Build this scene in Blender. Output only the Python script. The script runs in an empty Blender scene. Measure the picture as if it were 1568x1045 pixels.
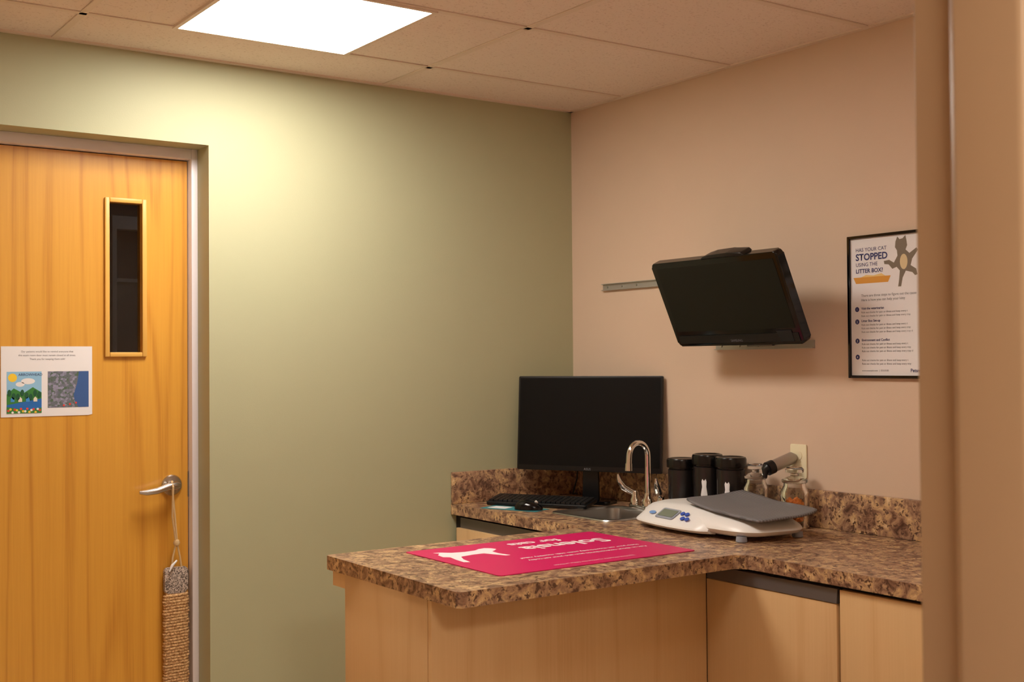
import bpy, bmesh, math, random
from mathutils import Vector, Matrix
random.seed(3)
S=bpy.context.scene
try:
    S.view_settings.view_transform='Standard'
    S.view_settings.look='None'
except Exception as e: print(e)
COL=S.collection
# ------------------------------------------------------------ helpers
def srgb(r,g,b):
    f=lambda c:(c/255/12.92) if c/255<=0.04045 else ((c/255+0.055)/1.055)**2.4
    return (f(r),f(g),f(b),1)
MATS={}
def mat(name,col,rough=0.5,metal=0.0,spec=0.5,emit=None,estr=0,trans=0,ior=1.45,coat=0,bump=None,var=0):
    if name in MATS: return MATS[name]
    m=bpy.data.materials.new(name); m.use_nodes=True; MATS[name]=m
    n=m.node_tree.nodes; l=m.node_tree.links; b=n['Principled BSDF']
    b.inputs['Base Color'].default_value=col; b.inputs['Roughness'].default_value=rough
    b.inputs['Metallic'].default_value=metal; b.inputs['Specular IOR Level'].default_value=spec
    b.inputs['IOR'].default_value=ior
    b.inputs['Transmission Weight'].default_value=trans; b.inputs['Coat Weight'].default_value=coat
    if emit: b.inputs['Emission Color'].default_value=emit; b.inputs['Emission Strength'].default_value=estr
    tc=n.new('ShaderNodeTexCoord')
    if var:
        no=n.new('ShaderNodeTexNoise'); no.inputs['Scale'].default_value=6; no.inputs['Detail'].default_value=3
        l.new(tc.outputs['Object'],no.inputs['Vector'])
        mx=n.new('ShaderNodeMix'); mx.data_type='RGBA'
        mx.inputs['A'].default_value=tuple(c*(1-var) for c in col[:3])+(1,)
        mx.inputs['B'].default_value=tuple(min(1,c*(1+var)) for c in col[:3])+(1,)
        l.new(no.outputs['Fac'],mx.inputs['Factor']); l.new(mx.outputs['Result'],b.inputs['Base Color'])
    if bump:
        no=n.new('ShaderNodeTexNoise'); no.inputs['Scale'].default_value=bump[0]; no.inputs['Detail'].default_value=4
        l.new(tc.outputs['Object'],no.inputs['Vector'])
        bp=n.new('ShaderNodeBump'); bp.inputs['Strength'].default_value=bump[1]; bp.inputs['Distance'].default_value=0.002
        l.new(no.outputs['Fac'],bp.inputs['Height']); l.new(bp.outputs['Normal'],b.inputs['Normal'])
    return m
def ramp(n,stops,interp='LINEAR'):
    r=n.new('ShaderNodeValToRGB'); cr=r.color_ramp; cr.interpolation=interp
    cr.elements[0].position=stops[0][0]; cr.elements[0].color=stops[0][1]
    cr.elements[1].position=stops[1][0]; cr.elements[1].color=stops[1][1]
    for p,c in stops[2:]:
        e=cr.elements.new(p); e.color=c
    return r
def wood(name,base,dark,rough=0.35,rings=9,amp=0.5,sx=2.2,sz=0.35,coat=0.2,power=5,fib=0.3):
    m=bpy.data.materials.new(name); m.use_nodes=True
    n=m.node_tree.nodes; l=m.node_tree.links; b=n['Principled BSDF']
    b.inputs['Roughness'].default_value=rough; b.inputs['Coat Weight'].default_value=coat; b.inputs['Coat Roughness'].default_value=0.25
    tc=n.new('ShaderNodeTexCoord'); mp=n.new('ShaderNodeMapping'); mp.inputs['Scale'].default_value=(sx,sx,sz)
    l.new(tc.outputs['Object'],mp.inputs['Vector'])
    no=n.new('ShaderNodeTexNoise'); no.inputs['Scale'].default_value=1.4; no.inputs['Detail'].default_value=1.0
    l.new(mp.outputs[0],no.inputs['Vector'])
    mu=n.new('ShaderNodeMath'); mu.operation='MULTIPLY'; mu.inputs[1].default_value=rings*6.28
    l.new(no.outputs['Fac'],mu.inputs[0]); si=n.new('ShaderNodeMath'); si.operation='SINE'; l.new(mu.outputs[0],si.inputs[0])
    ab=n.new('ShaderNodeMapRange'); ab.inputs['From Min'].default_value=-1; ab.inputs['From Max'].default_value=1
    l.new(si.outputs[0],ab.inputs['Value'])
    pw=n.new('ShaderNodeMath'); pw.operation='POWER'; pw.inputs[1].default_value=power; l.new(ab.outputs[0],pw.inputs[0])
    mp2=n.new('ShaderNodeMapping'); mp2.inputs['Scale'].default_value=(190,190,4); l.new(tc.outputs['Object'],mp2.inputs['Vector'])
    n2=n.new('ShaderNodeTexNoise'); n2.inputs['Scale'].default_value=1; n2.inputs['Detail'].default_value=3; l.new(mp2.outputs[0],n2.inputs['Vector'])
    mm=n.new('ShaderNodeMath'); mm.operation='MULTIPLY'; l.new(pw.outputs[0],mm.inputs[0]); l.new(n2.outputs['Fac'],mm.inputs[1])
    a=n.new('ShaderNodeMath'); a.operation='MULTIPLY'; a.inputs[1].default_value=amp*2; l.new(mm.outputs[0],a.inputs[0])
    a2=n.new('ShaderNodeMath'); a2.operation='MULTIPLY_ADD'; a2.inputs[1].default_value=fib; l.new(n2.outputs['Fac'],a2.inputs[0]); l.new(a.outputs[0],a2.inputs[2])
    r=ramp(n,[(0.08,base),(0.85,dark)]); l.new(a2.outputs[0],r.inputs['Fac']); l.new(r.outputs['Color'],b.inputs['Base Color'])
    return m
def link(o,parent=None):
    COL.objects.link(o)
    if parent is not None:
        o.parent=parent; o.matrix_parent_inverse=Matrix.Translation(parent.location).inverted()
    return o
def E(name,loc=(0,0,0)):
    e=bpy.data.objects.new(name,None); e.location=loc; e.empty_display_size=0.05; COL.objects.link(e); return e
def fin(bm,name,m,parent=None,smooth=False,M=None):
    if M is not None: bm.transform(M)
    bmesh.ops.recalc_face_normals(bm,faces=bm.faces)
    me=bpy.data.meshes.new(name); bm.to_mesh(me); bm.free()
    if m: me.materials.append(m)
    if smooth:
        for p in me.polygons: p.use_smooth=True
        try: me.set_sharp_from_angle(angle=math.radians(38))
        except Exception: pass
    return link(bpy.data.objects.new(name,me),parent)
def box(name,lo,hi,m,parent=None,bev=0,seg=2,M=None):
    bm=bmesh.new(); bmesh.ops.create_cube(bm,size=1)
    c=[(lo[i]+hi[i])/2 for i in range(3)]; s=[abs(hi[i]-lo[i]) for i in range(3)]
    for v in bm.verts: v.co=Vector((c[0]+v.co.x*s[0],c[1]+v.co.y*s[1],c[2]+v.co.z*s[2]))
    if bev: bmesh.ops.bevel(bm,geom=bm.edges[:],offset=bev,segments=seg,affect='EDGES',profile=0.5)
    return fin(bm,name,m,parent,bev>0,M)
def lathe(name,prof,m,parent=None,seg=40,M=None,cx=0,cy=0):
    bm=bmesh.new(); rings=[]
    for r,z in prof:
        if r<1e-6: rings.append([bm.verts.new((cx,cy,z))])
        else: rings.append([bm.verts.new((cx+r*math.cos(2*math.pi*i/seg),cy+r*math.sin(2*math.pi*i/seg),z)) for i in range(seg)])
    for a,b in zip(rings,rings[1:]):
        for i in range(seg):
            j=(i+1)%seg
            if len(a)==1 and len(b)==1: continue
            if len(a)==1: bm.faces.new((a[0],b[i],b[j]))
            elif len(b)==1: bm.faces.new((a[i],b[0],a[j]))
            else: bm.faces.new((a[i],b[i],b[j],a[j]))
    return fin(bm,name,m,parent,True,M)
def tube(name,pts,r,m,parent=None,seg=14,M=None):
    bm=bmesh.new(); pts=[Vector(p) for p in pts]; rings=[]
    rr=r if isinstance(r,(list,tuple)) else [r]*len(pts)
    prev=None
    for i,p in enumerate(pts):
        t=(pts[min(i+1,len(pts)-1)]-pts[max(i-1,0)]).normalized()
        if prev is None:
            a=Vector((0,0,1)) if abs(t.z)<0.9 else Vector((1,0,0)); nn=t.cross(a).normalized()
        else: nn=(prev-t*prev.dot(t)).normalized()
        prev=nn; bb=t.cross(nn)
        rings.append([bm.verts.new(p+(nn*math.cos(2*math.pi*k/seg)+bb*math.sin(2*math.pi*k/seg))*rr[i]) for k in range(seg)])
    for a,b in zip(rings,rings[1:]):
        for k in range(seg): bm.faces.new((a[k],b[k],b[(k+1)%seg],a[(k+1)%seg]))
    bm.faces.new(rings[0]); bm.faces.new(rings[-1][::-1])
    return fin(bm,name,m,parent,True,M)
def prism(name,poly,d,m,parent=None,M=None,bev=0,smooth=False):
    """poly in local xy, extruded +z by d"""
    bm=bmesh.new(); a=[bm.verts.new((x,y,0)) for x,y in poly]; b=[bm.verts.new((x,y,d)) for x,y in poly]
    bm.faces.new(a[::-1]); bm.faces.new(b)
    for i in range(len(a)):
        j=(i+1)%len(a); bm.faces.new((a[i],a[j],b[j],b[i]))
    if bev: bmesh.ops.bevel(bm,geom=bm.edges[:],offset=bev,segments=3,affect='EDGES',profile=0.5)
    return fin(bm,name,m,parent,smooth or bev>0,M)
def basis(o,x,y):
    x=Vector(x).normalized(); y=Vector(y); y=(y-x*y.dot(x)).normalized(); z=x.cross(y)
    M=Matrix(((x.x,y.x,z.x,o[0]),(x.y,y.y,z.y,o[1]),(x.z,y.z,z.z,o[2]),(0,0,0,1))); return M
def text(name,s,size,x,y,m,parent,M,z=0.0006,align='LEFT',bold=0):
    cu=bpy.data.curves.new(name,'FONT'); cu.body=s; cu.size=size; cu.align_x=align; cu.offset=bold; cu.resolution_u=3
    o=bpy.data.objects.new(name+'_t',cu); COL.objects.link(o)
    bpy.context.view_layer.update()
    me=bpy.data.meshes.new_from_object(o.evaluated_get(bpy.context.evaluated_depsgraph_get()))
    bpy.data.objects.remove(o)
    me.transform(M@Matrix.Translation((x,y,z))); me.materials.clear(); me.materials.append(m)
    return link(bpy.data.objects.new(name,me),parent)
def rrect(w,h,r,seg=6,cx=0,cy=0):
    P=[]
    for sx,sy,a0 in ((1,1,0),(-1,1,90),(-1,-1,180),(1,-1,270)):
        for k in range(seg+1):
            a=math.radians(a0+90*k/seg); P.append((cx+sx*(w/2-r)+r*math.cos(a),cy+sy*(h/2-r)+r*math.sin(a)))
    return P
def ell(rx,ry,cx=0,cy=0,n=24,rot=0):
    return [(cx+rx*math.cos(a)*math.cos(rot)-ry*math.sin(a)*math.sin(rot),cy+rx*math.cos(a)*math.sin(rot)+ry*math.sin(a)*math.cos(rot)) for a in [2*math.pi*i/n for i in range(n)]]
# ------------------------------------------------------------ constants
CH=2.55; CT=0.92; EYE=1.48
YN=-3.2     # near wall inner face
XL=-3.3     # left wall
# ------------------------------------------------------------ materials
green=mat('paint_sage_green',srgb(182,182,148),0.55,bump=(220,0.12),var=0.02)
pink=mat('paint_warm_beige',srgb(222,196,172),0.6,bump=(220,0.12),var=0.02)
hallp=mat('paint_hall',srgb(222,205,180),0.6,bump=(220,0.12))
wood_door=wood('oak_veneer_door',srgb(226,166,66),srgb(190,124,42),0.3,11,0.30,3.0,0.20)
wood_trim=mat('oak_trim',srgb(232,180,92),0.35,var=0.08)
maple=wood('maple_laminate',srgb(228,190,140),srgb(208,162,110),0.4,6,0.22,2.4,0.2,0.05)
def granite():
    m=bpy.data.materials.new('granite_laminate'); m.use_nodes=True
    n=m.node_tree.nodes; l=m.node_tree.links; b=n['Principled BSDF']; b.inputs['Roughness'].default_value=0.3
    tc=n.new('ShaderNodeTexCoord')
    def noi(s,d,dist=0):
        t=n.new('ShaderNodeTexNoise'); t.inputs['Scale'].default_value=s; t.inputs['Detail'].default_value=d; t.inputs['Distortion'].default_value=dist; t.inputs['Roughness'].default_value=0.65
        l.new(tc.outputs['Object'],t.inputs['Vector']); return t
    a=noi(26,5,0.7); r=ramp(n,[(0.30,srgb(78,52,40)),(0.70,srgb(228,200,160)),(0.42,srgb(140,104,82)),(0.51,srgb(176,140,110)),(0.60,srgb(208,170,122))])
    l.new(a.outputs['Fac'],r.inputs['Fac'])
    c=noi(70,3,0.3); r2=ramp(n,[(0.40,(0,0,0,1)),(0.46,(1,1,1,1))]); l.new(c.outputs['Fac'],r2.inputs['Fac'])
    mx=n.new('ShaderNodeMix'); mx.data_type='RGBA'; mx.inputs['A'].default_value=srgb(100,72,58)
    l.new(r2.outputs['Color'],mx.inputs['Factor']); l.new(r.outputs['Color'],mx.inputs['B'])
    l.new(mx.outputs['Result'],b.inputs['Base Color']); return m
gran=granite()
def ceilmat():
    m=bpy.data.materials.new('acoustic_tile'); m.use_nodes=True
    n=m.node_tree.nodes; l=m.node_tree.links; b=n['Principled BSDF']; b.inputs['Roughness'].default_value=0.9
    tc=n.new('ShaderNodeTexCoord'); t=n.new('ShaderNodeTexNoise'); t.inputs['Scale'].default_value=130; t.inputs['Detail'].default_value=3
    l.new(tc.outputs['Object'],t.inputs['Vector'])
    r=ramp(n,[(0.30,srgb(222,202,188)),(0.42,srgb(244,228,216))]); l.new(t.outputs['Fac'],r.inputs['Fac']); l.new(r.outputs['Color'],b.inputs['Base Color'])
    bp=n.new('ShaderNodeBump'); bp.inputs['Strength'].default_value=0.1; bp.inputs['Distance'].default_value=0.003
    l.new(t.outputs['Fac'],bp.inputs['Height']); l.new(bp.outputs['Normal'],b.inputs['Normal']); return m
tile=ceilmat()
tee=mat('tee_bar',srgb(236,218,202),0.5)
black=mat('black_plastic',srgb(18,18,20),0.35)
blackg=mat('black_gloss',srgb(8,8,10),0.12)
screen=mat('screen_off',srgb(8,8,10),0.12)
screen_m=mat('screen_matte',srgb(8,8,9),0.4,spec=0.25)
chrome=mat('chrome',srgb(225,222,218),0.08,1.0)
steel=mat('brushed_steel',srgb(190,188,185),0.28,1.0)
nickel=mat('satin_nickel',srgb(190,186,182),0.25,1.0)
alum=mat('aluminium',srgb(190,186,182),0.4,0.7)
darkal=mat('dark_channel',srgb(120,116,116),0.4,0.6)
darkv=mat('dark_void',srgb(26,22,20),0.8)
white=mat('white_plastic',srgb(240,238,236),0.3)
paper=mat('paper_white',srgb(240,238,240),0.7)
ivory=mat('ivory_plastic',srgb(240,230,196),0.4)
frame_m=mat('metal_door_frame',srgb(238,232,238),0.4)
jamb_m=mat('tan_door_frame',srgb(184,152,120),0.38,var=0.03)
magenta=mat('magenta_mat',srgb(214,18,100),0.35)
mwhite=mat('mat_print_white',srgb(246,234,238),0.5)
teal=mat('teal_paper',srgb(60,140,150),0.6)
navy=mat('ink_navy',srgb(50,54,110),0.6)
ink=mat('ink_grey',srgb(120,120,128),0.6)
orange=mat('ink_orange',srgb(226,160,60),0.6)
catg=mat('ink_cat_taupe',srgb(128,116,100),0.6)
def rib(name,c,scale,rot=0):
    m=bpy.data.materials.new(name); m.use_nodes=True; n=m.node_tree.nodes; l=m.node_tree.links; b=n['Principled BSDF']
    b.inputs['Base Color'].default_value=c; b.inputs['Roughness'].default_value=0.55
    tc=n.new('ShaderNodeTexCoord'); w=n.new('ShaderNodeTexWave'); w.inputs['Scale'].default_value=scale; w.inputs['Distortion'].default_value=0
    mp=n.new('ShaderNodeMapping'); mp.inputs['Rotation'].default_value=(0,0,rot); l.new(tc.outputs['Object'],mp.inputs['Vector']); l.new(mp.outputs[0],w.inputs['Vector'])
    r=ramp(n,[(0.2,tuple(x*0.6 for x in c[:3])+(1,)),(0.7,c)]); l.new(w.outputs['Fac'],r.inputs['Fac']); l.new(r.outputs['Color'],b.inputs['Base Color'])
    bp=n.new('ShaderNodeBump'); bp.inputs['Strength'].default_value=0.6; bp.inputs['Distance'].default_value=0.002
    l.new(w.outputs['Fac'],bp.inputs['Height']); l.new(bp.outputs['Normal'],b.inputs['Normal']); return m
tray_m=rib('grey_ribbed_rubber',srgb(124,122,126),32,0.2)
# ------------------------------------------------------------ room shell
OX0,OX1,OZ=-2.60,-1.61,2.25
wg=E('wall_green',(-1.6,0.1,1.27))
T=0.24
box('wall_right_of_door',(OX1,0,0),(0.12,T,CH),green,wg)
box('wall_left_of_door',(XL-0.12,0,0),(OX0,T,CH),green,wg)
box('wall_over_door',(OX0,0,OZ),(OX1,T,CH),green,wg)
box('wall_beige',(0,-5.6,0),(0.12,0,CH),pink)
box('wall_left',(XL-0.12,YN,0),(XL,0,CH),pink)
box('floor',(-4.6,-5.6,-0.05),(0.12,1.6,0),mat('vinyl_floor',srgb(196,180,160),0.4,var=0.06))
JX=-1.977; JXL=-3.15
wn=E('wall_near',(-1,YN-0.06,1.2))
NT=0.15
box('near_right',(JX+0.04,YN-NT,0),(0,YN,CH),pink,wn)
box('near_left',(XL-0.12,YN-NT,0),(JXL-0.04,YN,CH),pink,wn)
box('near_over',(JXL-0.04,YN-NT,2.17),(JX+0.04,YN,CH),pink,wn)
df=E('trim_entry_frame',(JX,YN-0.06,1.1))
def jamb(xf,sgn,nm):
    a=[(0.055,0.012),(0.0,0.012),(-0.0,-0.038),(-0.011,-0.043),(-0.016,-0.052),(-0.016,-0.128),(-0.014,-0.134),(0.0,-0.138),(0.0,-NT-0.012),(0.055,-NT-0.012),(0.055,-NT),(0.042,-NT),(0.042,0),(0.055,0)]
    P=[(xf+sgn*dx,YN+y) for dx,y in a]
    prism(nm,P,2.13,jamb_m,df,bev=0.002)
jamb(JX,1,'jamb_right'); jamb(JXL,-1,'jamb_left')
box('jamb_head',(JXL-0.055,YN-NT-0.012,2.13),(JX+0.055,YN+0.012,2.185),jamb_m,df,0.002)
box('wall_hall_back',(-4.6,-5.72,0),(0.12,-5.6,CH),hallp)
box('wall_hall_left',(-4.72,-5.6,0),(-4.6,YN,CH),hallp)
box('wall_hall_return',(-4.6,YN-NT,0),(XL-0.12,YN,CH),hallp)
ce=E('ceiling',(-1.6,-2,CH))
box('ceiling_tiles',(-4.72,-5.72,CH),(0.12,T,CH+0.03),tile,ce)
tw=0.012
for x in (-2.135,-0.915):
    box('tee_x',(x-tw,-3.2,CH-0.004),(x+tw,0,CH),tee,ce,0.001,1)
for k in range(5):
    y=-0.345-0.61*k
    box('tee_y',(XL,y-tw,CH-0.004),(0,y+tw,CH),tee,ce,0.001,1)
box('angle_green',(XL,-0.022,CH-0.005),(0,0,CH),tee,ce)
box('angle_beige',(-0.022,-3.2,CH-0.005),(0,0,CH),tee,ce)
lamp_e=mat('led_panel_lens',srgb(255,250,236),0.5,emit=(1.0,0.925,0.83,1),estr=26)
lamp_e2=mat('led_panel_lens_dim',srgb(255,250,236),0.5,emit=(1.0,0.91,0.80,1),estr=9)
lamp_h=mat('hall_panel_lens',srgb(255,250,236),0.5,emit=(1.0,0.90,0.77,1),estr=38)
fill_c=mat('corridor_fill_lens',srgb(255,250,236),0.5,emit=(1.0,0.95,0.90,1),estr=0.9)  # weak glow for the added corridor fill, not a known fixture
def panel(cx,cy,m):
    e=E('ceiling_light_panel',(cx,cy,CH)); h=0.305
    box('lens',(cx-h+0.014,cy-h+0.014,CH-0.007),(cx+h-0.014,cy+h-0.014,CH-0.001),m,e)
    for nm,lo,hi in (('rim_a',(cx-h,cy-h),(cx+h,cy-h+0.014)),('rim_b',(cx-h,cy+h-0.014),(cx+h,cy+h)),('rim_c',(cx-h,cy-h+0.014),(cx-h+0.014,cy+h-0.014)),('rim_d',(cx+h-0.014,cy-h+0.014),(cx+h,cy+h-0.014))):
        box(nm,(lo[0],lo[1],CH-0.008),(hi[0],hi[1],CH),tee,e)
panel(-1.555,-0.65,lamp_e)
panel(-1.555,-2.48,lamp_e2)
panel(-2.6,-4.5,lamp_h)
panel(-1.0,0.85,fill_c)  # unseen fill panel, added to brighten the corridor pieces behind the glass
bb=mat('cove_base',srgb(70,60,54),0.5)
box('baseboard_green',(OX1+0.0,-0.008,0),(-0.62,0,0.1),bb)
box('baseboard_left',(XL,YN,0),(XL+0.008,0,0.1),bb)
# ------------------------------------------------------------ oak door
dr=E('door_1',(-2.1,0.15,1.1))
DY=0.145; DX0,DX1,DZ=-2.57,-1.636,2.21
WX0,WX1,WZ0,WZ1=-1.914,-1.801,1.525,2.045
box('leaf_left',(DX0,DY,0.01),(WX0,DY+0.045,DZ),wood_door,dr)
box('leaf_right',(WX1,DY,0.01),(DX1,DY+0.045,DZ),wood_door,dr)
box('leaf_top',(WX0,DY,WZ1),(WX1,DY+0.045,DZ),wood_door,dr)
box('leaf_bottom',(WX0,DY,0.01),(WX1,DY+0.045,WZ0),wood_door,dr)
f=0.016
for nm,lo,hi in (('lite_l',(WX0-f,WZ0-f),(WX0,WZ1+f)),('lite_r',(WX1,WZ0-f),(WX1+f,WZ1+f)),('lite_t',(WX0,WZ1),(WX1,WZ1+f)),('lite_b',(WX0,WZ0-f),(WX1,WZ0))):
    box(nm,(lo[0],DY-0.012,lo[1]),(hi[0],DY,hi[1]),wood_trim,dr,0.003)
box('glass',(WX0,DY+0.018,WZ0),(WX1,DY+0.024,WZ1),mat('tinted_glass',(0.6,0.6,0.61,1),0.02,trans=1.0),dr)
hx,hz=-1.696,1.053
lathe('rose',[(0,0),(0.036,0),(0.037,0.006),(0.033,0.012),(0.016,0.014),(0.014,0.045),(0,0.045)],nickel,dr,M=basis((hx,DY,hz),(1,0,0),(0,0,1)))
tube('lever',[(hx+0.012,DY-0.05,hz+0.002),(hx,DY-0.052,hz+0.003),(hx-0.03,DY-0.054,hz),(hx-0.07,DY-0.054,hz-0.012),(hx-0.105,DY-0.05,hz-0.016),(hx-0.128,DY-0.046,hz-0.014)],[0.010,0.014,0.013,0.0115,0.010,0.006],nickel,dr)
box('latch_plate',(DX1-0.001,DY-0.002,hz-0.045),(DX1+0.006,DY+0.03,hz+0.045),darkal,dr)
tf=E('trim_door_frame',(-2.1,0.17,2.2))
box('frame_side_r',(DX1+0.003,0.108,0),(OX1,T,OZ),frame_m,tf,0.002)
box('frame_side_l',(OX0,0.108,0),(DX0-0.003,T,OZ),frame_m,tf,0.002)
box('frame_head',(DX0-0.003,0.108,DZ+0.004),(DX1+0.003,T,OZ),frame_m,tf,0.002)
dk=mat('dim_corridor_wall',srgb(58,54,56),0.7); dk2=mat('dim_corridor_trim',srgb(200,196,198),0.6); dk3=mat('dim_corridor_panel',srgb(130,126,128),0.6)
co=E('wall_corridor',(-2,1.0,1.2))
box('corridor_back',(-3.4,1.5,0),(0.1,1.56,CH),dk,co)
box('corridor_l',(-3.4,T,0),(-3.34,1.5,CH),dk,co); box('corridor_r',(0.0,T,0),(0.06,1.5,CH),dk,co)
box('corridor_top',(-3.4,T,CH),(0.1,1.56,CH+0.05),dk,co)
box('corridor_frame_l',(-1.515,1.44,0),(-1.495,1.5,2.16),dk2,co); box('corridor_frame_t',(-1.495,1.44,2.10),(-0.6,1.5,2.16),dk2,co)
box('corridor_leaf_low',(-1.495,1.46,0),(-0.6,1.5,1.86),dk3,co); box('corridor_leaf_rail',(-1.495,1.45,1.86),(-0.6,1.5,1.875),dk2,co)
# notice paper on the door
nt=E('notice_paper',(-2.12,DY-0.002,1.43))
NX0,NX1,NZ0,NZ1=-2.266,-1.972,1.311,1.545
M=basis((NX0,DY-0.0012,NZ0),(1,0,0),(0,0,1)); w,h=NX1-NX0,NZ1-NZ0
prism('sheet',[(0,0),(w-0.012,0),(w,0.003),(w,h),(0,h)],0.0008,paper,nt,M)
for i,s in enumerate(('Our patients would like to remind everyone that','this exam room door must remain closed at all times.','Thank you for keeping them safe!')):
    text('line_%d'%i,s,0.0085,w/2,h-0.02-0.0125*i,ink,nt,M,0.0012,'CENTER')
prism('picture_sky',[(0.018,0.012),(0.128,0.012),(0.128,0.150),(0.018,0.150)],0.0003,mat('pic_sky',srgb(150,200,235),0.6),nt,M@Matrix.Translation((0,0,0.0009)))
pg=mat('pic_green',srgb(60,130,60),0.6,var=0.3); pb=mat('pic_blue',srgb(40,110,190),0.6)
L2=M@Matrix.Translation((0,0,0.0013)); L3=M@Matrix.Translation((0,0,0.0016))
prism('picture_hill',[(0.018,0.075),(0.04,0.095),(0.07,0.078),(0.1,0.098),(0.128,0.08),(0.128,0.045),(0.018,0.04)],0.0002,pg,nt,L2)
prism('picture_lake',[(0.018,0.04),(0.128,0.060),(0.128,0.03),(0.08,0.02),(0.018,0.028)],0.0002,pb,nt,L3)
prism('picture_grass',[(0.018,0.012),(0.128,0.012),(0.128,0.03),(0.08,0.022),(0.018,0.034)],0.0002,pg,nt,L3@Matrix.Translation((0,0,0.0003)))
prism('picture_sun',ell(0.014,0.014,0.036,0.13),0.0002,mat('pic_sun',srgb(250,210,60),0.6),nt,L2)
prism('picture_cloud',ell(0.022,0.010,0.085,0.118),0.0002,paper,nt,L2)
prism('picture_cloud_b',ell(0.014,0.008,0.06,0.108),0.0002,paper,nt,L2)
text('picture_title','ARROWHEAD',0.012,0.054,0.136,navy,nt,L2,0.0003)
L4=L3@Matrix.Translation((0,0,0.0006))
for i in range(16):
    prism('flower_%d'%i,ell(0.004,0.004,0.023+0.0066*i,0.021+0.006*math.sin(i*2.3),10),0.0002,mat('pic_f%d'%(i%3),(srgb(220,70,60),srgb(240,200,70),srgb(240,240,240))[i%3],0.6),nt,L4)
for i in range(8):
    prism('tree_%d'%i,ell(0.006,0.011,0.026+0.0135*i,0.072+0.008*math.cos(i*2),12),0.0002,mat('pic_tree',srgb(30,90,60),0.6),nt,L4)
for i in range(4):
    prism('house_%d'%i,[(0.03+0.024*i,0.05),(0.042+0.024*i,0.05),(0.042+0.024*i,0.06),(0.036+0.024*i,0.067),(0.03+0.024*i,0.06)],0.0002,mat('pic_h%d'%(i%2),(srgb(70,150,220),srgb(230,225,210))[i%2],0.6),nt,L4)
def mapmat():
    m=bpy.data.materials.new('pic_satellite'); m.use_nodes=True; n=m.node_tree.nodes; l=m.node_tree.links; b=n['Principled BSDF']; b.inputs['Roughness'].default_value=0.6
    tc=n.new('ShaderNodeTexCoord'); t=n.new('ShaderNodeTexVoronoi'); t.inputs['Scale'].default_value=130
    l.new(tc.outputs['Object'],t.inputs['Vector']); r=ramp(n,[(0.1,srgb(80,104,84)),(0.8,srgb(150,150,176)),(0.5,srgb(108,112,126))])
    l.new(t.outputs['Color'],r.inputs['Fac']); l.new(r.outputs['Color'],b.inputs['Base Color']); return m
prism('picture_map',[(0.148,0.028),(0.282,0.028),(0.282,0.150),(0.148,0.150)],0.0003,mapmat(),nt,M@Matrix.Translation((0,0,0.0009)))
prism('picture_river',[(0.248,0.028),(0.282,0.028),(0.282,0.150),(0.250,0.150),(0.244,0.11),(0.232,0.07),(0.236,0.05)],0.0002,mat('pic_river',srgb(60,95,155),0.6),nt,L2)
for i in range(3):
    prism('map_pin_%d'%i,ell(0.0035,0.0035,0.20+0.02*i,0.035+0.004*i,10),0.0002,mat('pic_f0',srgb(220,70,60),0.6),nt,L3)
# ------------------------------------------------------------ hanging sisal cat scratcher
def sisal():
    m=bpy.data.materials.new('sisal_wrap'); m.use_nodes=True; n=m.node_tree.nodes; l=m.node_tree.links; b=n['Principled BSDF']; b.inputs['Roughness'].default_value=0.9
    tc=n.new('ShaderNodeTexCoord'); t=n.new('ShaderNodeTexNoise'); t.inputs['Scale'].default_value=160; l.new(tc.outputs['Object'],t.inputs['Vector'])
    r=ramp(n,[(0.35,srgb(160,114,68)),(0.65,srgb(232,192,140))]); l.new(t.outputs['Fac'],r.inputs['Fac']); l.new(r.outputs['Color'],b.inputs['Base Color']); return m
sis=sisal()
sc=E('hanging_cat_scratcher',(-1.69,DY-0.04,0.6))
sx,sy=-1.690,DY-0.026
def furm():
    m=bpy.data.materials.new('grey_carpet'); m.use_nodes=True; n=m.node_tree.nodes; l=m.node_tree.links; b=n['Principled BSDF']; b.inputs['Roughness'].default_value=0.95
    tc=n.new('ShaderNodeTexCoord'); t=n.new('ShaderNodeTexNoise'); t.inputs['Scale'].default_value=220; l.new(tc.outputs['Object'],t.inputs['Vector'])
    r=ramp(n,[(0.38,srgb(84,72,66)),(0.62,srgb(214,196,184))]); l.new(t.outputs['Fac'],r.inputs['Fac']); l.new(r.outputs['Color'],b.inputs['Base Color']); return m
fur=furm()
Ms=basis((sx,sy,0.0),(0.998,-0.06,0.0),(0.035,0,1))
z0,z1,z2=0.26,0.675,0.765
prism('carpet_cap',rrect(0.082,z2-z1,0.012,5,0,(z1+z2)/2),0.024,fur,sc,Ms@Matrix.Translation((0,0,-0.012)),bev=0.006)
n=0; zz=z0
while zz<z1:
    wv=0.040+0.0015*math.sin(n*1.7)
    pts=[]
    for k in range(25):
        a=2*math.pi*k/24
        ca,sa=math.cos(a),math.sin(a)
        x=wv*(abs(ca)**0.35)*(1 if ca>=0 else -1); z=0.013*(abs(sa)**0.35)*(1 if sa>=0 else -1)
        pts.append((x,zz+0.003*ca,z))
    tube('coil_%d'%n,pts,0.0052,sis,sc,6,Ms); zz+=0.0102; n+=1
box('core',(-0.036,z0,-0.01),(0.036,z1+0.01,0.01),sis,sc,M=Ms)
ro=mat('jute_rope',srgb(216,184,136),0.9)
tube('rope_left',[(sx-0.014,sy,z2+0.0),(sx-0.012,sy-0.003,0.80),(sx-0.001,sy-0.006,0.85),(hx-0.018,DY-0.06,0.95),(hx-0.018,DY-0.070,hz),(hx-0.016,DY-0.05,hz+0.018)],0.0036,ro,sc,8)
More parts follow.
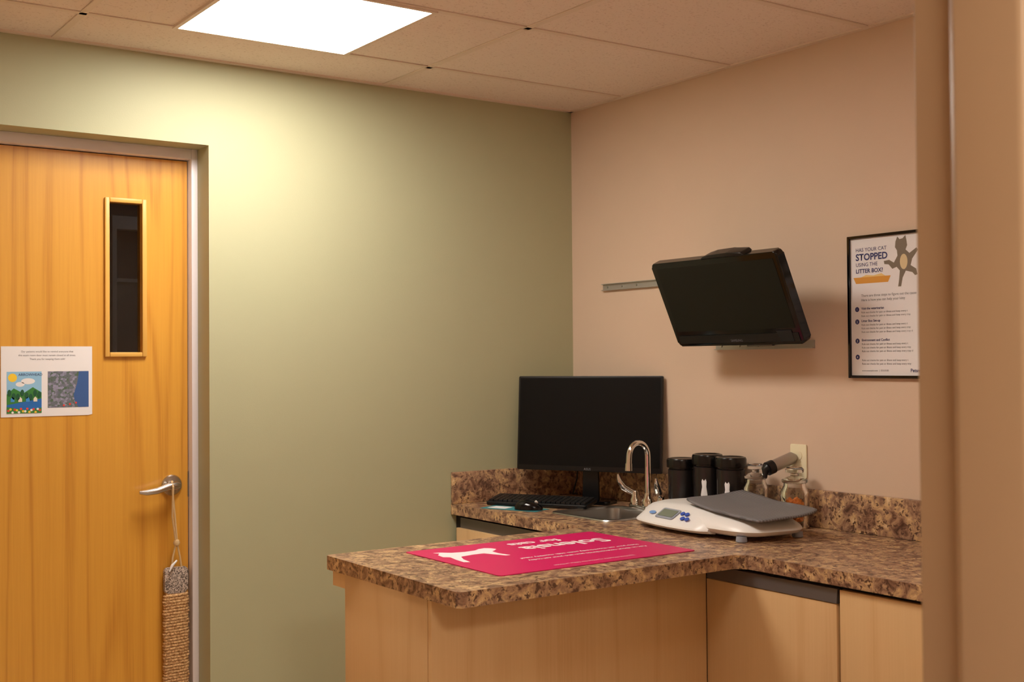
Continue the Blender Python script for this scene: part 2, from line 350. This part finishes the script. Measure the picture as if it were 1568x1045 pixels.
tube('rope_right',[(sx+0.020,sy,z2),(sx+0.014,sy-0.003,0.80),(sx+0.003,sy-0.006,0.85),(hx-0.002,DY-0.04,0.95),(hx-0.010,DY-0.036,hz),(hx-0.014,DY-0.05,hz+0.018)],0.0036,ro,sc,8)
lathe('knot',[(0,-0.014),(0.009,-0.009),(0.012,0),(0.009,0.009),(0,0.014)],ro,sc,M=Matrix.Translation((sx+0.001,sy-0.006,0.852)))
tube('tuft',[(sx,sy-0.01,0.79),(sx-0.02,sy-0.02,0.775),(sx-0.03,sy-0.02,0.755)],[0.003,0.005,0.002],paper,sc,8)
# ------------------------------------------------------------ counter
FX=-0.62; IX=-1.585; IY0,IY1=-1.575,-0.85; TH=0.04; BX=-0.002
ct=E('countertop',(-0.5,-1.2,CT))
SX0,SX1,SY0,SY1=-0.47,-0.165,-0.80,-0.47   # sink cutout
def slab():
    zt,zb=CT,CT-TH
    box('top_far',(FX,SY1,zb),(BX,BX,zt),gran,ct)
    box('top_sink_front',(FX,SY0,zb),(SX0,SY1,zt),gran,ct)
    box('top_sink_back',(SX1,SY0,zb),(BX,SY1,zt),gran,ct)
    box('top_near',(FX,YN+0.002,zb),(BX,SY0,zt),gran,ct)
    P=[(FX,IY1),(IX+0.012,IY1),(IX,IY1-0.012),(IX,IY0+0.012),(IX+0.012,IY0),(FX-0.03,IY0),(FX,IY0-0.03)]
    bm=bmesh.new(); a=[bm.verts.new((x,y,zb)) for x,y in P]; b=[bm.verts.new((x,y,zt)) for x,y in P]
    bm.faces.new(a); bm.faces.new(b)
    for i in range(len(a)):
        j=(i+1)%len(a); bm.faces.new((a[i],a[j],b[j],b[i]))
    fin(bm,'peninsula_top',gran,ct)
slab()
box('backsplash',(FX,-0.02,CT+0.0005),(BX,BX,CT+0.126),gran,None,0.003)
box('backsplash',(-0.02,YN+0.002,CT+0.0005),(BX,-0.0205,CT+0.126),gran,None,0.003)
# ------------------------------------------------------------ cabinets
cb=E('base_cabinet',(-0.4,-1.6,0.45)); CF=-0.59
ZB=CT-TH-0.0005
def cabdoor(nm,y0,y1,zt,x=CF):
    box(nm,(x-0.018,y0+0.002,0.11),(x,y1-0.002,zt),maple,cb,0.0015)
box('carcass_far',(CF,-0.93,0.10),(-0.02,-0.01,ZB-0.16),darkv,cb)
box('carcass_near',(CF,YN+0.01,0.10),(-0.02,-1.41,ZB),darkv,cb)
box('toe_kick',(CF+0.06,YN+0.01,0),(-0.02,-0.01,0.1),bb,cb)
box('filler_far',(CF-0.005,-0.03,0.10),(CF+0.03,-0.002,ZB),darkv,cb)
cabdoor('door_far_a',-0.46,-0.02,0.828); cabdoor('door_far_b',-0.92,-0.46,0.828)
box('channel_far',(CF-0.004,-0.94,0.828),(CF+0.03,-0.02,0.868),darkal,cb)
cabdoor('door_near_a',-1.915,-1.42,0.828)
cabdoor('door_near_b',-2.42,-1.922,0.868); cabdoor('door_near_c',-2.9,-2.425,0.868); cabdoor('door_near_d',YN+0.02,-2.905,0.868)
prism('channel_near',[(-0.020,0.830),(-0.016,0.868),(0.01,0.868),(0.01,0.84),(-0.006,0.84),(-0.010,0.828)],0.49,darkal,cb,Matrix(((1,0,0,CF),(0,0,1,-1.915),(0,1,0,0),(0,0,0,1))))
pc=E('peninsula_cabinet',(-1.1,-1.2,0.45))
PX=-1.57; PY0,PY1=-1.405,-0.945
box('end_panel',(PX,PY0+0.003,0.0),(PX+0.02,PY1,ZB-0.0),maple,pc,0.0015)
box('front_panel',(PX,PY0-0.018,0.0),(CF-0.02,PY0,ZB-0.0),maple,pc,0.0015)
box('back_panel',(PX+0.02,PY1-0.02,0.0),(CF-0.02,PY1,ZB),maple,pc)
box('support_rail',(PX+0.0,PY1,ZB-0.045),(PX+0.02,IY1-0.02,ZB),maple,pc)
# ------------------------------------------------------------ sink + faucet
sk=E('sink',(-0.29,-0.63,0.9))
def sink():
    cx,cy=(SX0+SX1)/2,(SY0+SY1)/2; W,H=SX1-SX0,SY1-SY0
    loops=[(W+0.03,H+0.03,0.05,CT+0.001),(W+0.026,H+0.026,0.05,CT+0.005),(W-0.01,H-0.01,0.045,CT+0.005),(W-0.025,H-0.025,0.045,CT-0.002),(W-0.04,H-0.04,0.05,CT-0.13),(W-0.09,H-0.09,0.04,CT-0.15)]
    bm=bmesh.new(); R=[]
    for w,h,r,z in loops: R.append([bm.verts.new((x,y,z)) for x,y in rrect(w,h,r,6,cx,cy)])
    for a,b in zip(R,R[1:]):
        for i in range(len(a)):
            j=(i+1)%len(a); bm.faces.new((a[i],a[j],b[j],b[i]))
    bm.faces.new(R[-1]); fin(bm,'bowl',steel,sk,True)
sink()
fc=E('faucet',(-0.12,-0.608,CT)); fx,fy=-0.120,-0.608
prism('deck_plate',rrect(0.046,0.20,0.022,6,fx,fy),0.012,chrome,fc,Matrix.Translation((0,0,CT+0.0005)),bev=0.003)
lathe('base_collar',[(0.024,0),(0.023,0.02),(0.014,0.035),(0.013,0.05),(0,0.05)],chrome,fc,M=Matrix.Translation((fx,fy,CT+0.012)))
pts=[(fx,fy,CT+0.03),(fx,fy,CT+0.1),(fx,fy,CT+0.2)]
R=0.046
for k in range(1,13):
    a=math.pi*k/12; pts.append((fx-R+R*math.cos(a),fy,CT+0.2+R*1.15*math.sin(a)))
pts.append((fx-2*R-0.002,fy,CT+0.175))
tube('gooseneck',pts,0.0115,chrome,fc,16)
tube('aerator',[(fx-2*R-0.002,fy,CT+0.178),(fx-2*R-0.003,fy,CT+0.150)],[0.0135,0.0145],chrome,fc,16)
for s,nm in ((1,'a'),(-1,'b')):
    y=fy+s*0.075
    lathe('valve_'+nm,[(0.02,0),(0.019,0.02),(0.013,0.03),(0.014,0.045),(0.011,0.052),(0,0.054)],chrome,fc,M=Matrix.Translation((fx,y,CT+0.012)))
    tube('wing_'+nm,[(fx,y,CT+0.055),(fx-0.015,y+s*0.012,CT+0.062),(fx-0.038,y+s*0.024,CT+0.078),(fx-0.052,y+s*0.032,CT+0.105),(fx-0.056,y+s*0.034,CT+0.128)],[0.010,0.013,0.014,0.010,0.004],chrome,fc,14)
# ------------------------------------------------------------ desktop monitor
mo=E('computer_monitor',(-0.17,-0.32,1.2))
ax=Vector((0.488,-0.873,0)).normalized(); nn=Vector((-0.873,-0.488,0)); up=Vector((0,0,1))*math.cos(0.07)-nn*math.sin(0.07)
cen=Vector((-0.182,-0.327,1.235))
MM=basis(cen,ax,up); mw,mh=0.614,0.377
prism('bezel',rrect(mw,mh,0.006,4),0.014,black,mo,MM@Matrix.Translation((0,0,-0.014)),bev=0.002)
box('screen',(-mw/2+0.008,-mh/2+0.02,0),(mw/2-0.008,mh/2-0.008,0.0008),screen_m,mo,M=MM)
prism('rear_housing',rrect(0.24,0.2,0.03,5),0.02,black,mo,MM@Matrix.Translation((0,0,-0.034)),bev=0.008)
text('logo','ASUS',0.013,0,-mh/2+0.005,ink,mo,MM,0.0012,'CENTER')
bc=cen-nn*0.022
prism('neck',[(-0.035,CT+0.012),(0.035,CT+0.012),(0.03,1.16),(-0.03,1.16)],0.016,black,mo,basis((bc.x,bc.y,0),ax,(0,0,1))@Matrix.Translation((0,0,-0.012)),bev=0.003)
Mb=basis((bc.x+0.0,bc.y+0.0,0),ax,-nn)
prism('base',rrect(0.20,0.11,0.02,5),0.013,blackg,mo,Mb@Matrix.Translation((0,-0.01,CT+0.0005)),bev=0.004)
tube('cable',[(-0.13,-0.2,1.12),(-0.11,-0.16,1.0),(-0.10,-0.12,0.935),(-0.06,-0.1,0.93),(-0.04,-0.06,0.93)],0.003,black,mo,8)
# keyboard
kb=E('keyboard',(-0.4,-0.27,0.93))
kx=Vector((0.51,-0.86,0)); MK=basis((-0.535,-0.125,CT+0.002),kx,(0.86,0.51,0.12))
kl,kw=0.42,0.125
prism('case',rrect(kl,kw,0.008,4,kl/2,kw/2),0.014,black,kb,MK,bev=0.003)
key=mat('key_black',srgb(30,30,32),0.4)
for r in range(6):
    for c in range(20):
        if r==0 and 4<c<10: continue
        x=0.010+c*0.0202; y=0.010+r*0.018
        box('key_%d_%d'%(r,c),(x,y,0.014),(x+0.0165,y+0.0145,0.021),key,kb,M=MK)
box('spacebar',(0.01+5*0.0202,0.010,0.014),(0.01+10*0.0202-0.004,0.0245,0.021),key,kb,M=MK)
for xx in (0.04,0.36):
    box('flip_foot',(xx,0.105,-0.0135),(xx+0.02,0.111,0.001),black,kb,M=MK)
tp=E('teal_leaflet',(-0.5,-0.33,CT))
prism('sheet',[(0,0),(0.25,0),(0.25,0.10),(0,0.10)],0.001,teal,tp,basis((-0.605,-0.19,CT+0.0005),(0.38,-0.92,0),(0.92,0.38,0)))
prism('print_block',[(0.02,0.02),(0.1,0.02),(0.1,0.08),(0.02,0.08)],0.0006,paper,tp,basis((-0.605,-0.19,CT+0.0014),(0.38,-0.92,0),(0.92,0.38,0)))
ms=E('computer_mouse',(-0.5,-0.34,CT+0.02))
def blob(name,rx,ry,rz,m,parent,M,flat=0):
    bm=bmesh.new(); bmesh.ops.create_uvsphere(bm,u_segments=28,v_segments=18,radius=1)
    for v in bm.verts:
        k=1-0.25*v.co.x*v.co.z
        v.co=Vector((v.co.x*rx,v.co.y*ry,max(v.co.z*k,-flat)*rz))
    return fin(bm,name,m,parent,True,M)
Mm=basis((-0.495,-0.355,CT+0.0045),(0.6,-0.8,0),(0.8,0.6,0))
blob('body',0.056,0.031,0.034,blackg,ms,Mm,0.08)
blob('wheel',0.008,0.003,0.007,alum,ms,Mm@Matrix.Translation((0.030,0,0.026)),1)
# ------------------------------------------------------------ canisters and jars
lid=mat('lid_black',srgb(14,12,12),0.22); canb=mat('canister_black',srgb(34,30,30),0.18)
def canister(x,y,r,h,label):
    e=E('storage_canister',(x,y,CT))
    lathe('body',[(0,0.0005),(r-0.004,0.0005),(r-0.001,0.004),(r-0.001,h*0.79),(r-0.005,h*0.81),(r-0.005,h*0.83),(0,h*0.83)],canb,e,48,Matrix.Translation((x,y,CT)))
    lathe('lid',[(0,h*0.83),(r+0.002,h*0.83),(r+0.004,h*0.84),(r+0.004,h*0.96),(r+0.001,h*0.99),(r-0.006,h),(r-0.010,h*0.985),(0,h*0.985)],lid,e,48,Matrix.Translation((x,y,CT)))
    if label:
        pts=[(-0.010,0.03),(0.010,0.03),(0.012,0.05),(0.008,0.075),(0.009,0.092),(0.006,0.10),(0.0,0.094),(-0.006,0.10),(-0.009,0.092),(-0.007,0.075),(-0.012,0.05)]
        a0=math.atan2(-4.06-y,-3.16-x)-0.25
        bm=bmesh.new(); V=[bm.verts.new((x+(r+0.0008)*math.cos(a0+px/r),y+(r+0.0008)*math.sin(a0+px/r),CT+pz*h/0.2+0.025)) for px,pz in pts]
        c=bm.verts.new((x+(r+0.0012)*math.cos(a0),y+(r+0.0012)*math.sin(a0),CT+0.065*h/0.2+0.025))
        for i in range(len(V)): bm.faces.new((V[i],V[(i+1)%len(V)],c))
        fin(bm,'sticker',paper,e)
canister(-0.095,-0.768,0.051,0.202,False)
canister(-0.082,-0.890,0.052,0.224,True)
canister(-0.078,-1.002,0.052,0.220,True)
glassj=mat('jar_glass',(0.97,0.98,0.98,1),0.02,trans=1.0,ior=1.45)
def jar(x,y,r,h,fill,fm):
    e=E('glass_treat_jar',(x,y,CT))
    o=[(0,0.0005),(r-0.004,0.0005),(r,0.006),(r,h*0.58),(r*0.78,h*0.68),(r*0.76,h*0.73),(r*0.86,h*0.735)]
    i=[(r*0.80,h*0.725),(r*0.72,h*0.72),(r*0.74,h*0.66),(r-0.004,h*0.57),(r-0.004,0.01),(0,0.008)]
    lathe('body',o+i,glassj,e,40,Matrix.Translation((x,y,CT)))
    lathe('lid',[(0,h*0.74),(r*0.88,h*0.74),(r*0.9,h*0.78),(r*0.55,h*0.82),(r*0.3,h*0.84),(r*0.28,h*0.88),(r*0.62,h*0.90),(r*0.66,h*0.95),(r*0.5,h*0.99),(0,h)],glassj,e,40,Matrix.Translation((x,y,CT)))
    bm=bmesh.new()
    for k in range(60):
        a=random.random()*6.28; q=(r-0.016)*math.sqrt(random.random()); z=0.016+random.random()*fill
        bmesh.ops.create_cube(bm,size=0.014,matrix=Matrix.Translation((x+q*math.cos(a),y+q*math.sin(a),CT+z))@Matrix.Rotation(random.random()*3,4,'X')@Matrix.Rotation(random.random()*3,4,'Z'))
    fin(bm,'treats',fm,e)
jar(-0.072,-1.116,0.044,0.205,0.05,mat('kibble_brown',srgb(120,70,40),0.7,var=0.3))
jar(-0.072,-1.292,0.048,0.205,0.075,mat('kibble_orange',srgb(235,130,40),0.7,var=0.3))
# ------------------------------------------------------------ outlet + plug-in device
op=E('wall_outlet',(0,-1.25,1.135))
Mo=basis((-0.0,-1.25,1.135),(0,-1,0),(0,0,1))
prism('plate',rrect(0.072,0.116,0.006,4),0.006,ivory,op,Mo,bev=0.002)
for dz in (-0.02,0.02):
    prism('socket',rrect(0.034,0.028,0.012,5,0,dz),0.002,ivory,op,Mo@Matrix.Translation((0,0,0.006)))
pd=E('wall_scope_holder',(-0.06,-1.245,1.13))
sa,sb=Vector((-0.008,-1.238,1.150)),Vector((-0.120,-1.215,1.113))
bz=mat('bronze_metal',srgb(170,162,156),0.3,0.8)
tube('barrel',[sa,sa.lerp(sb,0.1),sa.lerp(sb,0.75),sa.lerp(sb,0.8)],[0.012,0.021,0.021,0.0225],bz,pd,24)
tube('collar',[sa.lerp(sb,0.8),sb],[0.0235,0.0235],black,pd,24)
tube('tip',[sb+Vector((0,0,0)),sb+Vector((-0.008,0.002,-0.004)),sb+Vector((-0.01,0.0,-0.03))],[0.018,0.012,0.006],black,pd,16)
# ------------------------------------------------------------ veterinary scale
vs=E('veterinary_scale',(-0.295,-1.18,CT+0.04))
rot=math.radians(-8)
MV=Matrix.Translation((-0.308,-1.175,CT+0.0005))@Matrix.Rotation(rot,4,'Z')
def body():
    L=[(0.120,0.27,0.012),(0.142,0.305,0.020),(0.150,0.318,0.032),(0.146,0.31,0.046),(0.130,0.285,0.062),(0.10,0.25,0.072),(0.07,0.20,0.076)]
    bm=bmesh.new(); R=[]
    for a,b,z in L:
        ring=[]
        for k in range(64):
            t=2*math.pi*k/64; c,s=math.cos(t),math.sin(t); e=0.55
            x=a*abs(c)**e*(1 if c>=0 else -1); y=b*abs(s)**e*(1 if s>=0 else -1)
            zz=z*(1.0+0.10*y/0.3) if z>0.04 else z
            ring.append(bm.verts.new((x,y,zz)))
        R.append(ring)
    for a,b in zip(R,R[1:]):
        for i in range(64): j=(i+1)%64; bm.faces.new((a[i],a[j],b[j],b[i]))
    bm.faces.new(R[0]); bm.faces.new(R[-1]); fin(bm,'base_housing',white,vs,True,MV)
body()
def console():
    n=24; bm=bmesh.new(); rows=[]
    for i in range(n+1):
        s=-1+2*i/n; y=0.06+0.20*s; bulge=(1-s*s)**0.5 if abs(s)<1 else 0
        f=0.045*bulge
        rows.append([bm.verts.new(p) for p in ((-0.12,y,0.010),(-0.140-f,y,0.012),(-0.150-f,y,0.020),(-0.148-f,y,0.026),(-0.100-0.01*bulge,y,0.060+0.018*bulge),(-0.080,y,0.066+0.018*bulge),(-0.03,y,0.074))])
    for a,b in zip(rows,rows[1:]):
        for k in range(6): bm.faces.new((a[k],a[k+1],b[k+1],b[k]))
        bm.faces.new((a[6],a[0],b[0],b[6]))
    bm.faces.new(rows[0]); bm.faces.new(rows[-1]); fin(bm,'console',white,vs,True,MV)
console()
pA=Vector((-0.193,0.0,0.026)); pB=Vector((-0.110,0.0,0.078))
slope=(pB-pA).normalized()
MC=MV@basis((pA.x,0.07,pA.z),(0,-1,0),slope)
lcd=mat('lcd_green_grey',srgb(120,130,115),0.2); blue=mat('button_blue',srgb(60,90,190),0.35); grey_lab=mat('label_grey',srgb(150,156,170),0.4)
prism('display_bezel',rrect(0.10,0.050,0.008,4,-0.005,0.050),0.002,grey_lab,vs,MC@Matrix.Translation((0,0,0.001)))
prism('display_lcd',rrect(0.082,0.034,0.003,3,-0.005,0.051),0.001,lcd,vs,MC@Matrix.Translation((0,0,0.0032)))
for i in range(4):
    prism('button_%d'%i,ell(0.010,0.008,0.065+0.024*i-(0.024 if i>1 else 0),0.062 if i in(0,2) else 0.040,16),0.003,blue,vs,MC@Matrix.Translation((0,0,0.001)))
prism('label_left',ell(0.018,0.008,-0.09,0.045,16),0.001,mat('label_blue',srgb(120,160,220),0.4),vs,MC@Matrix.Translation((0,0,0.001)))
def tray():
    bm=bmesh.new(); nx,ny=18,26; G=[]
    W,Lh=0.130,0.205
    for j in range(ny+1):
        v=-1+2*j/ny; row=[]
        for i in range(nx+1):
            u=-1+2*i/nx
            k=math.sqrt(max(0,1-0.22*v**4)); q=math.sqrt(max(0,1-0.16*u**4))
            x=W*u*k; y=Lh*v*q
            z=0.080+0.022*max(0,v)**1.3-0.004*max(0,-v)**2+0.014*max(0,u)**1.6-0.008*max(0,-u)**1.5*max(0,-v)
            row.append(bm.verts.new((x,y,z)))
        G.append(row)
    for a,b in zip(G,G[1:]):
        for i in range(nx): bm.faces.new((a[i],a[i+1],b[i+1],b[i]))
    o=fin(bm,'weighing_tray',tray_m,vs,True,Matrix.Translation((0.022,-0.135,0)))
    o.data.transform(MV)
    md=o.modifiers.new('s','SOLIDIFY'); md.thickness=0.007; md.offset=0
tray()
for fx_,fy_ in ((-0.11,-0.26),(0.11,-0.26),(-0.11,0.26),(0.11,0.26)):
    lathe('foot',[(0,0),(0.016,0),(0.018,0.003),(0.016,0.018),(0,0.018)],grey_lab,vs,24,MV@Matrix.Translation((fx_,fy_,0)))
# ------------------------------------------------------------ magenta counter mat
cm=E('counter_mat',(-1.03,-1.2,CT))
MT=basis((-0.68,-0.958,CT+0.0005),(-1,0,0),(0,-1,0)); mW,mH=0.70,0.497
prism('sheet',rrect(mW,mH,0.012,4,mW/2,mH/2),0.002,magenta,cm,MT)
MT2=MT@Matrix.Translation((0,0,0.002))
text('brand_word','Solensia',0.098,0.07,0.135,mwhite,cm,MT2,0.0005,bold=0.0024)
text('brand_sub','for cats',0.062,0.19,0.060,mwhite,cm,MT2,0.0005,bold=0.0018)
text('tagline_a','Help your cat move freely again with monthly relief',0.021,0.06,0.30,mwhite,cm,MT2,0.0005,bold=0.0004)
text('tagline_b','Ask us about osteoarthritis pain and your cat today',0.021,0.06,0.34,mwhite,cm,MT2,0.0005,bold=0.0004)
text('tagline_c','The first monthly injection for feline arthritis',0.016,0.2,0.45,mwhite,cm,MT2,0.0005)
cat=[(0.46,0.10),(0.475,0.085),(0.50,0.09),(0.52,0.105),(0.56,0.11),(0.60,0.10),(0.625,0.075),(0.645,0.07),(0.635,0.09),(0.655,0.115),(0.66,0.15),(0.645,0.165),(0.655,0.21),(0.66,0.26),(0.645,0.27),(0.635,0.22),(0.615,0.175),(0.57,0.165),(0.53,0.165),(0.515,0.20),(0.50,0.235),(0.485,0.235),(0.495,0.19),(0.49,0.15),(0.47,0.135),(0.455,0.12)]
prism('cat_silhouette',cat,0.0005,mwhite,cm,MT2)
# ------------------------------------------------------------ wall TV
tv=E('wall_television',(-0.235,-1.136,1.68))
MTV=basis((-0.235,-1.136,1.678),(0,-1,0),(-0.135,0.0,0.290)); tw_,th_=0.592,0.322
prism('shell',rrect(tw_,th_,0.016,5),0.034,blackg,tv,MTV@Matrix.Translation((0,0,-0.034)),bev=0.005)
box('screen',(-tw_/2+0.022,-th_/2+0.058,0),(tw_/2-0.022,th_/2-0.022,0.0008),screen,tv,M=MTV)
prism('lower_trim',[(-0.28,-0.15),(0.28,-0.15),(0.28,-0.120),(-0.28,-0.120)],0.002,black,tv,MTV)
prism('power_window',[(0.2,-0.150),(0.255,-0.150),(0.255,-0.11),(0.19,-0.11)],0.003,mat('smoke',srgb(30,30,36),0.05),tv,MTV)
prism('rear_housing',rrect(0.42,0.24,0.03,5),0.045,black,tv,MTV@Matrix.Translation((0,0,-0.075)),bev=0.012)
text('logo','SAMSUNG',0.012,0,-0.146,ink,tv,MTV,0.0025,'CENTER')
prism('top_camera_bar',[(-0.10,0),(0.105,0),(0.095,0.012),(0.03,0.016),(-0.05,0.014),(-0.085,0.009)],0.05,black,tv,MTV@Matrix.Translation((0.055,th_/2-0.002,-0.045)),bev=0.004)
box('arm_plate',(-0.07,-0.05,-0.09),(0.07,0.07,-0.072),darkal,tv,M=MTV)
tube('arm_rod',[(-0.165,-1.136,1.655),(-0.08,-1.12,1.64),(-0.012,-1.09,1.64)],0.016,darkal,tv,12)
box('arm_wall_plate',(-0.020,-1.15,1.53),(-0.006,-1.03,1.79),darkal,tv,0.002)
def rail(y0,y1,z,nm):
    e=E('wall_mount_rail',(-0.01,(y0+y1)/2,z))
    box('web',(-0.004,y0,z-0.014),(0,y1,z+0.014),alum,e)
    box('lip_top',(-0.014,y0,z+0.011),(-0.004,y1,z+0.014),alum,e)
    box('lip_bottom',(-0.014,y0,z-0.014),(-0.004,y1,z-0.011),alum,e)
    for k in range(3):
        yy=y1-0.03-k*0.09
        lathe('screw',[(0.005,0),(0.004,0.003),(0,0.004)],steel,e,12,basis((-0.004,yy,z),(0,-1,0),(0,0,1)))
rail(-1.15,-0.21,1.785,'u'); rail(-1.325,-0.86,1.533,'l')
# ------------------------------------------------------------ framed poster
po=E('framed_poster',(-0.01,-1.64,1.65))
PW,PH=0.345,0.46
MP=basis((0,-1.475,1.42),(0,-1,0),(0,0,1))
fb=0.009
prism('backing',[(0,0),(PW,0),(PW,PH),(0,PH)],0.008,paper,po,MP)
for nm,a,b in (('f_l',(0,0),(fb,PH)),('f_r',(PW-fb,0),(PW,PH)),('f_t',(fb,PH-fb),(PW-fb,PH)),('f_b',(fb,0),(PW-fb,fb))):
    box(nm,(a[0],a[1],0.0),(b[0],b[1],0.016),blackg,po,0.001,1,MP)
M8=MP@Matrix.Translation((0,0,0.008))
text('head_1','HAS YOUR CAT',0.017,0.03,0.408,navy,po,M8)
text('head_2','STOPPED',0.030,0.03,0.38,navy,po,M8,bold=0.0008)
text('head_3','USING THE',0.017,0.03,0.36,navy,po,M8)
text('head_4','LITTER BOX?',0.0185,0.03,0.339,navy,po,M8,bold=0.0004)
prism('litter_box',[(0.03,0.305),(0.155,0.305),(0.165,0.325),(0.02,0.325)],0.0004,orange,po,M8)
prism('litter_sand',[(0.05,0.325),(0.07,0.332),(0.10,0.329),(0.13,0.334),(0.145,0.325)],0.0004,mat('ink_sand',srgb(240,205,130),0.6),po,M8)
c1=[(0.185,0.43),(0.192,0.445),(0.2,0.436),(0.212,0.438),(0.222,0.447),(0.226,0.43),(0.228,0.415),(0.222,0.402),(0.236,0.39),(0.262,0.405),(0.268,0.398),(0.246,0.372),(0.24,0.352),(0.26,0.34),(0.265,0.322),(0.256,0.32),(0.246,0.33),(0.222,0.336),(0.21,0.315),(0.204,0.288),(0.193,0.288),(0.197,0.31),(0.2,0.338),(0.188,0.35),(0.172,0.345),(0.158,0.36),(0.142,0.362),(0.14,0.372),(0.16,0.374),(0.178,0.364),(0.192,0.385),(0.19,0.402),(0.183,0.412)]
prism('cat_figure',c1,0.0004,catg,po,M8)
prism('cat_belly',ell(0.014,0.024,0.215,0.365),0.0003,mat('ink_cream',srgb(225,205,160),0.6),po,M8@Matrix.Translation((0,0,0.0005)))
text('intro','There are three steps to figure out the cause',0.0115,0.05,0.262,ink,po,M8)
text('intro2','Here is how you can help your kitty',0.0115,0.05,0.248,ink,po,M8)
for i,(z,tt) in enumerate(((0.222,'Visit the veterinarian'),(0.182,'Litter Box Set-up'),(0.120,'Environment and Conflict'),(0.068,''))):
    prism('bullet_%d'%i,ell(0.008,0.008,0.033,z),0.0004,navy,po,M8)
    text('num_%d'%i,str(i+1),0.011,0.033,z-0.004,paper,po,M8,0.001,'CENTER')
    if tt: text('bt_%d'%i,tt,0.0105,0.05,z-0.001,navy,po,M8,bold=0.0002)
    for k in range(3 if i in(1,2) else 2):
        text('bl_%d_%d'%(i,k),'Rule out checks for pain or illness and keep every tray clean'[:52+3*k],0.0085,0.05,z-0.013-0.0115*k,ink,po,M8)
text('brand','Petsmart',0.015,0.235,0.02,navy,po,M8,bold=0.0003)
text('url','www.example.com  |  555-0100',0.008,0.05,0.022,ink,po,M8)
W=bpy.data.worlds.new('World'); S.world=W; W.use_nodes=True
W.node_tree.nodes['Background'].inputs[0].default_value=(0.9,0.75,0.6,1); W.node_tree.nodes['Background'].inputs[1].default_value=0.02
# ------------------------------------------------------------ camera
yaw=math.radians(35); pitch=math.radians(1.01); roll=0.0076
F=Vector((math.sin(yaw)*math.cos(pitch),math.cos(yaw)*math.cos(pitch),math.sin(pitch)))
R=Vector((math.cos(yaw),-math.sin(yaw),0)); U=R.cross(F)
R2=R*math.cos(roll)-U*math.sin(roll); U2=U*math.cos(roll)+R*math.sin(roll)
cam=bpy.data.cameras.new('camera'); co_=bpy.data.objects.new('camera',cam); COL.objects.link(co_)
co_.matrix_world=Matrix(((R2.x,U2.x,-F.x,-3.16),(R2.y,U2.y,-F.y,-4.06),(R2.z,U2.z,-F.z,EYE),(0,0,0,1)))
cam.sensor_width=36; cam.lens=1845/1568*36; cam.clip_start=0.02
cam.dof.use_dof=True; cam.dof.focus_distance=4.0; cam.dof.aperture_fstop=6.3
S.camera=co_
